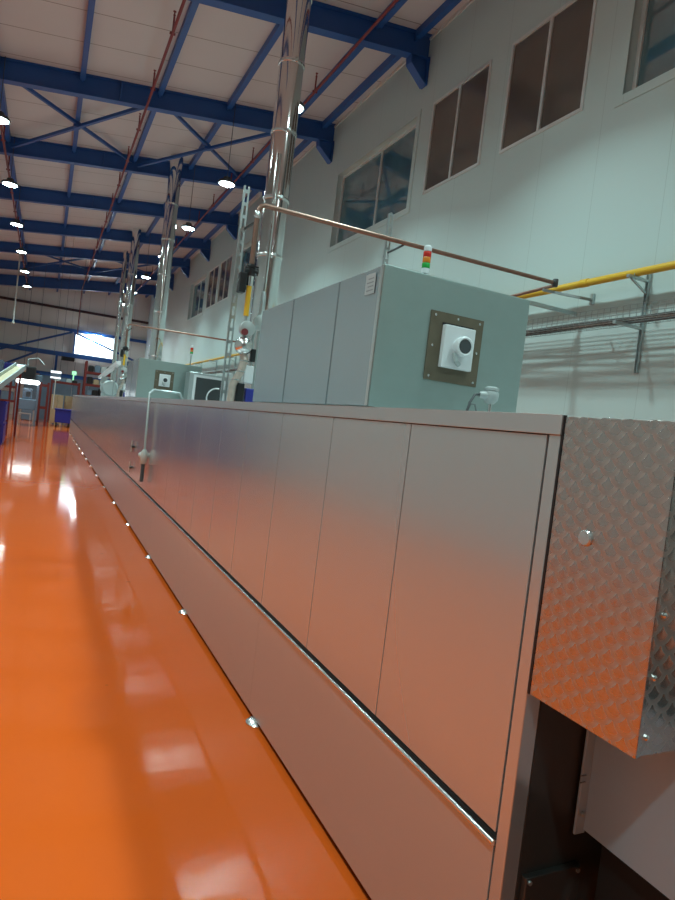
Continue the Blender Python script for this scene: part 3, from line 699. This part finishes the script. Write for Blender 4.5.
# red pallet racks
def rack(x0, x1, y0, levels, label, top):
    t = thing('pallet_rack',(x0,y0,0),label,'rack','red pallet racks')
    for x in (x0,x1):
        m = MB().box(x-.05,x+.05,y0,y0+.1,0,top).box(x-.05,x+.05,y0+.9,y0+1.0,0,top)
        z = .2
        while z < top-.6: m.bar((x,y0+.05,z),(x,y0+.95,z+.6),.04,.04); z += .6
        m.build('upright','red',t)
    for z in levels:
        for q in (.02,.92): MB().box(x0+.05,x1-.05,y0+q,y0+q+.06,z-.06,z+.06).build('shelf_beam','red',t)
        MB().box(x0+.05,x1-.05,y0+.08,y0+.92,z+.02,z+.05).build('shelf_deck','dgrey',t)
    return t
rack(-.22,.12,34.0,(.9,2.0),'narrow red rack frame just right of the packing machine',2.15)
rack(.3,1.75,39.3,(2.35,),'low red rack with white sacks behind the cardboard pallets',2.45)
rack(1.85,3.3,36.0,(1.75,2.35,3.0),'tall red rack loaded with dark goods beyond the oven end',3.6)
rack(-3.4,-1.4,37.5,(1.0,1.75,2.4),'red rack with blue goods in the far left corner',2.8)
rng = random.Random(3)
DG = {'black':'black','machine':'blue grey','card':'brown','grey':'pale grey','crate':'deep blue'}
def goods(x0,x1,y,z,n,tag_,mats,hmax=.5):
    w = (x1-x0)/n
    for i in range(n):
        mt = mats[i % len(mats)]; h = hmax*rng.uniform(.6,1)
        m = MB().box(x0+i*w+.02,x0+(i+1)*w-.02,y,y+.6,z,z+h); m.box(x0+i*w+.05,x0+(i+1)*w-.05,y+.05,y+.55,z+h,z+h+.03)
        tag(m.build('stored_carton',mt,bevel=.01), '%s carton, %s from the left %s' % (DG[mt], ORD[i], tag_), 'carton', 'goods on the far racks')
goods(1.95,3.2,36.15,3.05,4,'on the top shelf of the tall red rack',('black','machine','grey','black'),.45)
goods(1.95,3.2,36.15,2.40,4,'on the middle shelf of the tall red rack',('black','card','grey','machine'),.42)
goods(1.95,3.2,36.15,1.80,4,'on the lower shelf of the tall red rack',('machine','black','black','grey'),.4)
goods(.40,1.65,39.45,2.40,4,'on the low rack behind the pallets',('grey','machine','grey','black'),.2)
goods(-3.3,-1.5,37.65,2.45,3,'on the top shelf of the left corner rack',('crate','machine','crate'),.65)
goods(-3.3,-1.5,37.65,1.80,3,'on the middle shelf of the left corner rack',('crate','crate','machine'),.5)
goods(-3.3,-1.5,37.65,1.05,3,'on the lower shelf of the left corner rack',('machine','crate','machine'),.6)
# blue grey machinery mass behind
bm_ = thing('dough_mixer',(-.3,39,0),'dark machine tower with pipes standing behind the packing machine','machine')
MB().box(-1.1,-.2,39,40.2,0,2.6).build('tower','machine',bm_,bevel=.05)
MB().box(-1.25,-.55,38.8,39.0,2.2,3.0).build('hopper','black',bm_,bevel=.05)
MB().tube([(-1.0,38.9,2.6),(-1.0,38.9,3.4),(-.5,38.9,3.5),(-.2,38.9,3.2)],.05,8).build('feed_pipe','galv',bm_,smooth=True)
pw = thing('partition_screen',(1.2,43,0),'pale blue grey partition panels beneath the lowest gable rail','partition')
for i in range(6): MB().box(-.4+i*.95,.53+i*.95,43,43.08,0,2.75).build('panel','machine',pw)
MB().box(-.42,5.3,42.96,43.12,2.75,2.85).build('head_rail','blue',pw)
# cardboard pallets and wheeled bin
def pallet_load(x0,x1,y,h,label):
    t = thing('carton_pallet',((x0+x1)/2,y,0),label,'pallet','cardboard pallets')
    m = MB()
    for i in range(3): m.box(x0+i*(x1-x0-.1)/2,x0+.1+i*(x1-x0-.1)/2,y,y+1.1,0,.1)
    m.box(x0,x1,y,y+1.1,.1,.14); m.build('pallet','card',t)
    n = 4; dz = (h-.14)/n
    for k in range(n):
        MB().box(x0+.01,(x0+x1)/2-.005,y+.01,y+1.09,.14+k*dz+.004,.14+(k+1)*dz).build('carton','card',t,bevel=.008)
        MB().box((x0+x1)/2+.005,x1-.01,y+.01,y+1.09,.14+k*dz+.004,.14+(k+1)*dz).build('carton','card',t,bevel=.008)
pallet_load(.33,.93,37.0,1.62,'pallet of brown cardboard boxes left of the oven end')
pallet_load(1.02,1.9,37.6,1.62,'pallet of brown cardboard boxes half hidden behind the oven end')
bn = thing('wheeled_bin',(.88,35.2,0),'dark blue wheeled plastic bin by the far end of the oven','bin')
x0,x1,y0,y1 = .55,1.34,34.9,35.8
MB().prism([(x0+.02,.22),(x1-.02,.22),(x1,.92),(x0,.92)],1,y0,y1).build('bin_tub','crate',bn,bevel=.02)
MB().box(x0-.03,x1+.03,y0-.03,y1+.03,.86,.93).build('rim','crate',bn,bevel=.01)
for xx in (x0+.1,x1-.1):
    for yy in (y0+.12,y1-.12):
        MB().lathe((xx-.03,yy,.08),[(.08,0),(.08,.06)],'x',14).box(xx-.02,xx+.02,yy-.03,yy+.03,.08,.22).build('caster','rubber',bn)
# hanging lit sign, green sign
sg = thing('hanging_sign',(.34,30,2.28),'small hanging sign striped white, dark blue and white at the far end','sign')
MB().box(.14,.56,30,30.04,2.54,2.64).build('white_stripe','glow_white',sg)
MB().box(.14,.56,30,30.04,2.38,2.54).build('blue_stripe','machine',sg)
MB().box(.14,.56,30,30.04,2.31,2.38).build('white_stripe','glow_white',sg)
MB().tube([(.2,30.02,2.64),(.2,30.02,cz(.2)-.2)],.006,5).tube([(.5,30.02,2.64),(.5,30.02,cz(.5)-.2)],.006,5).build('suspension_wire','dgrey',sg)
MB().tube([(.36,30.02,2.31),(.36,30.02,1.0)],.018,6).build('pull_cord','pale_cable',sg)
es = thing('exit_sign',(1.2,35,2.5),'small glowing green sign on a post above the red rack','sign')
MB().box(1.14,1.36,35,35.05,2.72,2.92).build('sign_face','exit_green',es,bevel=.02)
MB().box(1.20,1.26,35.01,35.04,2.46,2.72).build('sign_stem','exit_green',es)
MB().tube([(1.25,35.02,2.92),(1.25,35.02,cz(1.25)-.2)],.008,5).build('suspension_wire','dgrey',es)

# ---------------------------------------------------------------- world, camera, view
wd = bpy.data.worlds.new('World'); bpy.context.scene.world = wd; wd.use_nodes = True
wd.node_tree.nodes['Background'].inputs[0].default_value = (.7,.85,1,1)
wd.node_tree.nodes['Background'].inputs[1].default_value = .3
cam = bpy.data.cameras.new('camera'); co = bpy.data.objects.new('camera', cam); C.objects.link(co)
cam.sensor_fit = 'HORIZONTAL'; cam.sensor_width = 36; cam.lens = 36*625/675; cam.clip_start = .02; cam.clip_end = 300
R = ((0.89854358,-0.09307139,-0.42890227),(-0.42247312,0.08131705,-0.90272034),(0.11889451,0.99233324,0.03374675))
mw = Matrix(R).to_4x4(); mw.translation = (0,0,1.6); co.matrix_world = mw
sc = bpy.context.scene; sc.camera = co
sc.view_settings.view_transform = 'Standard'; sc.view_settings.look = 'None'
sc.view_settings.exposure = .37; sc.view_settings.gamma = 1.; sc.view_settings.use_curve_mapping = False
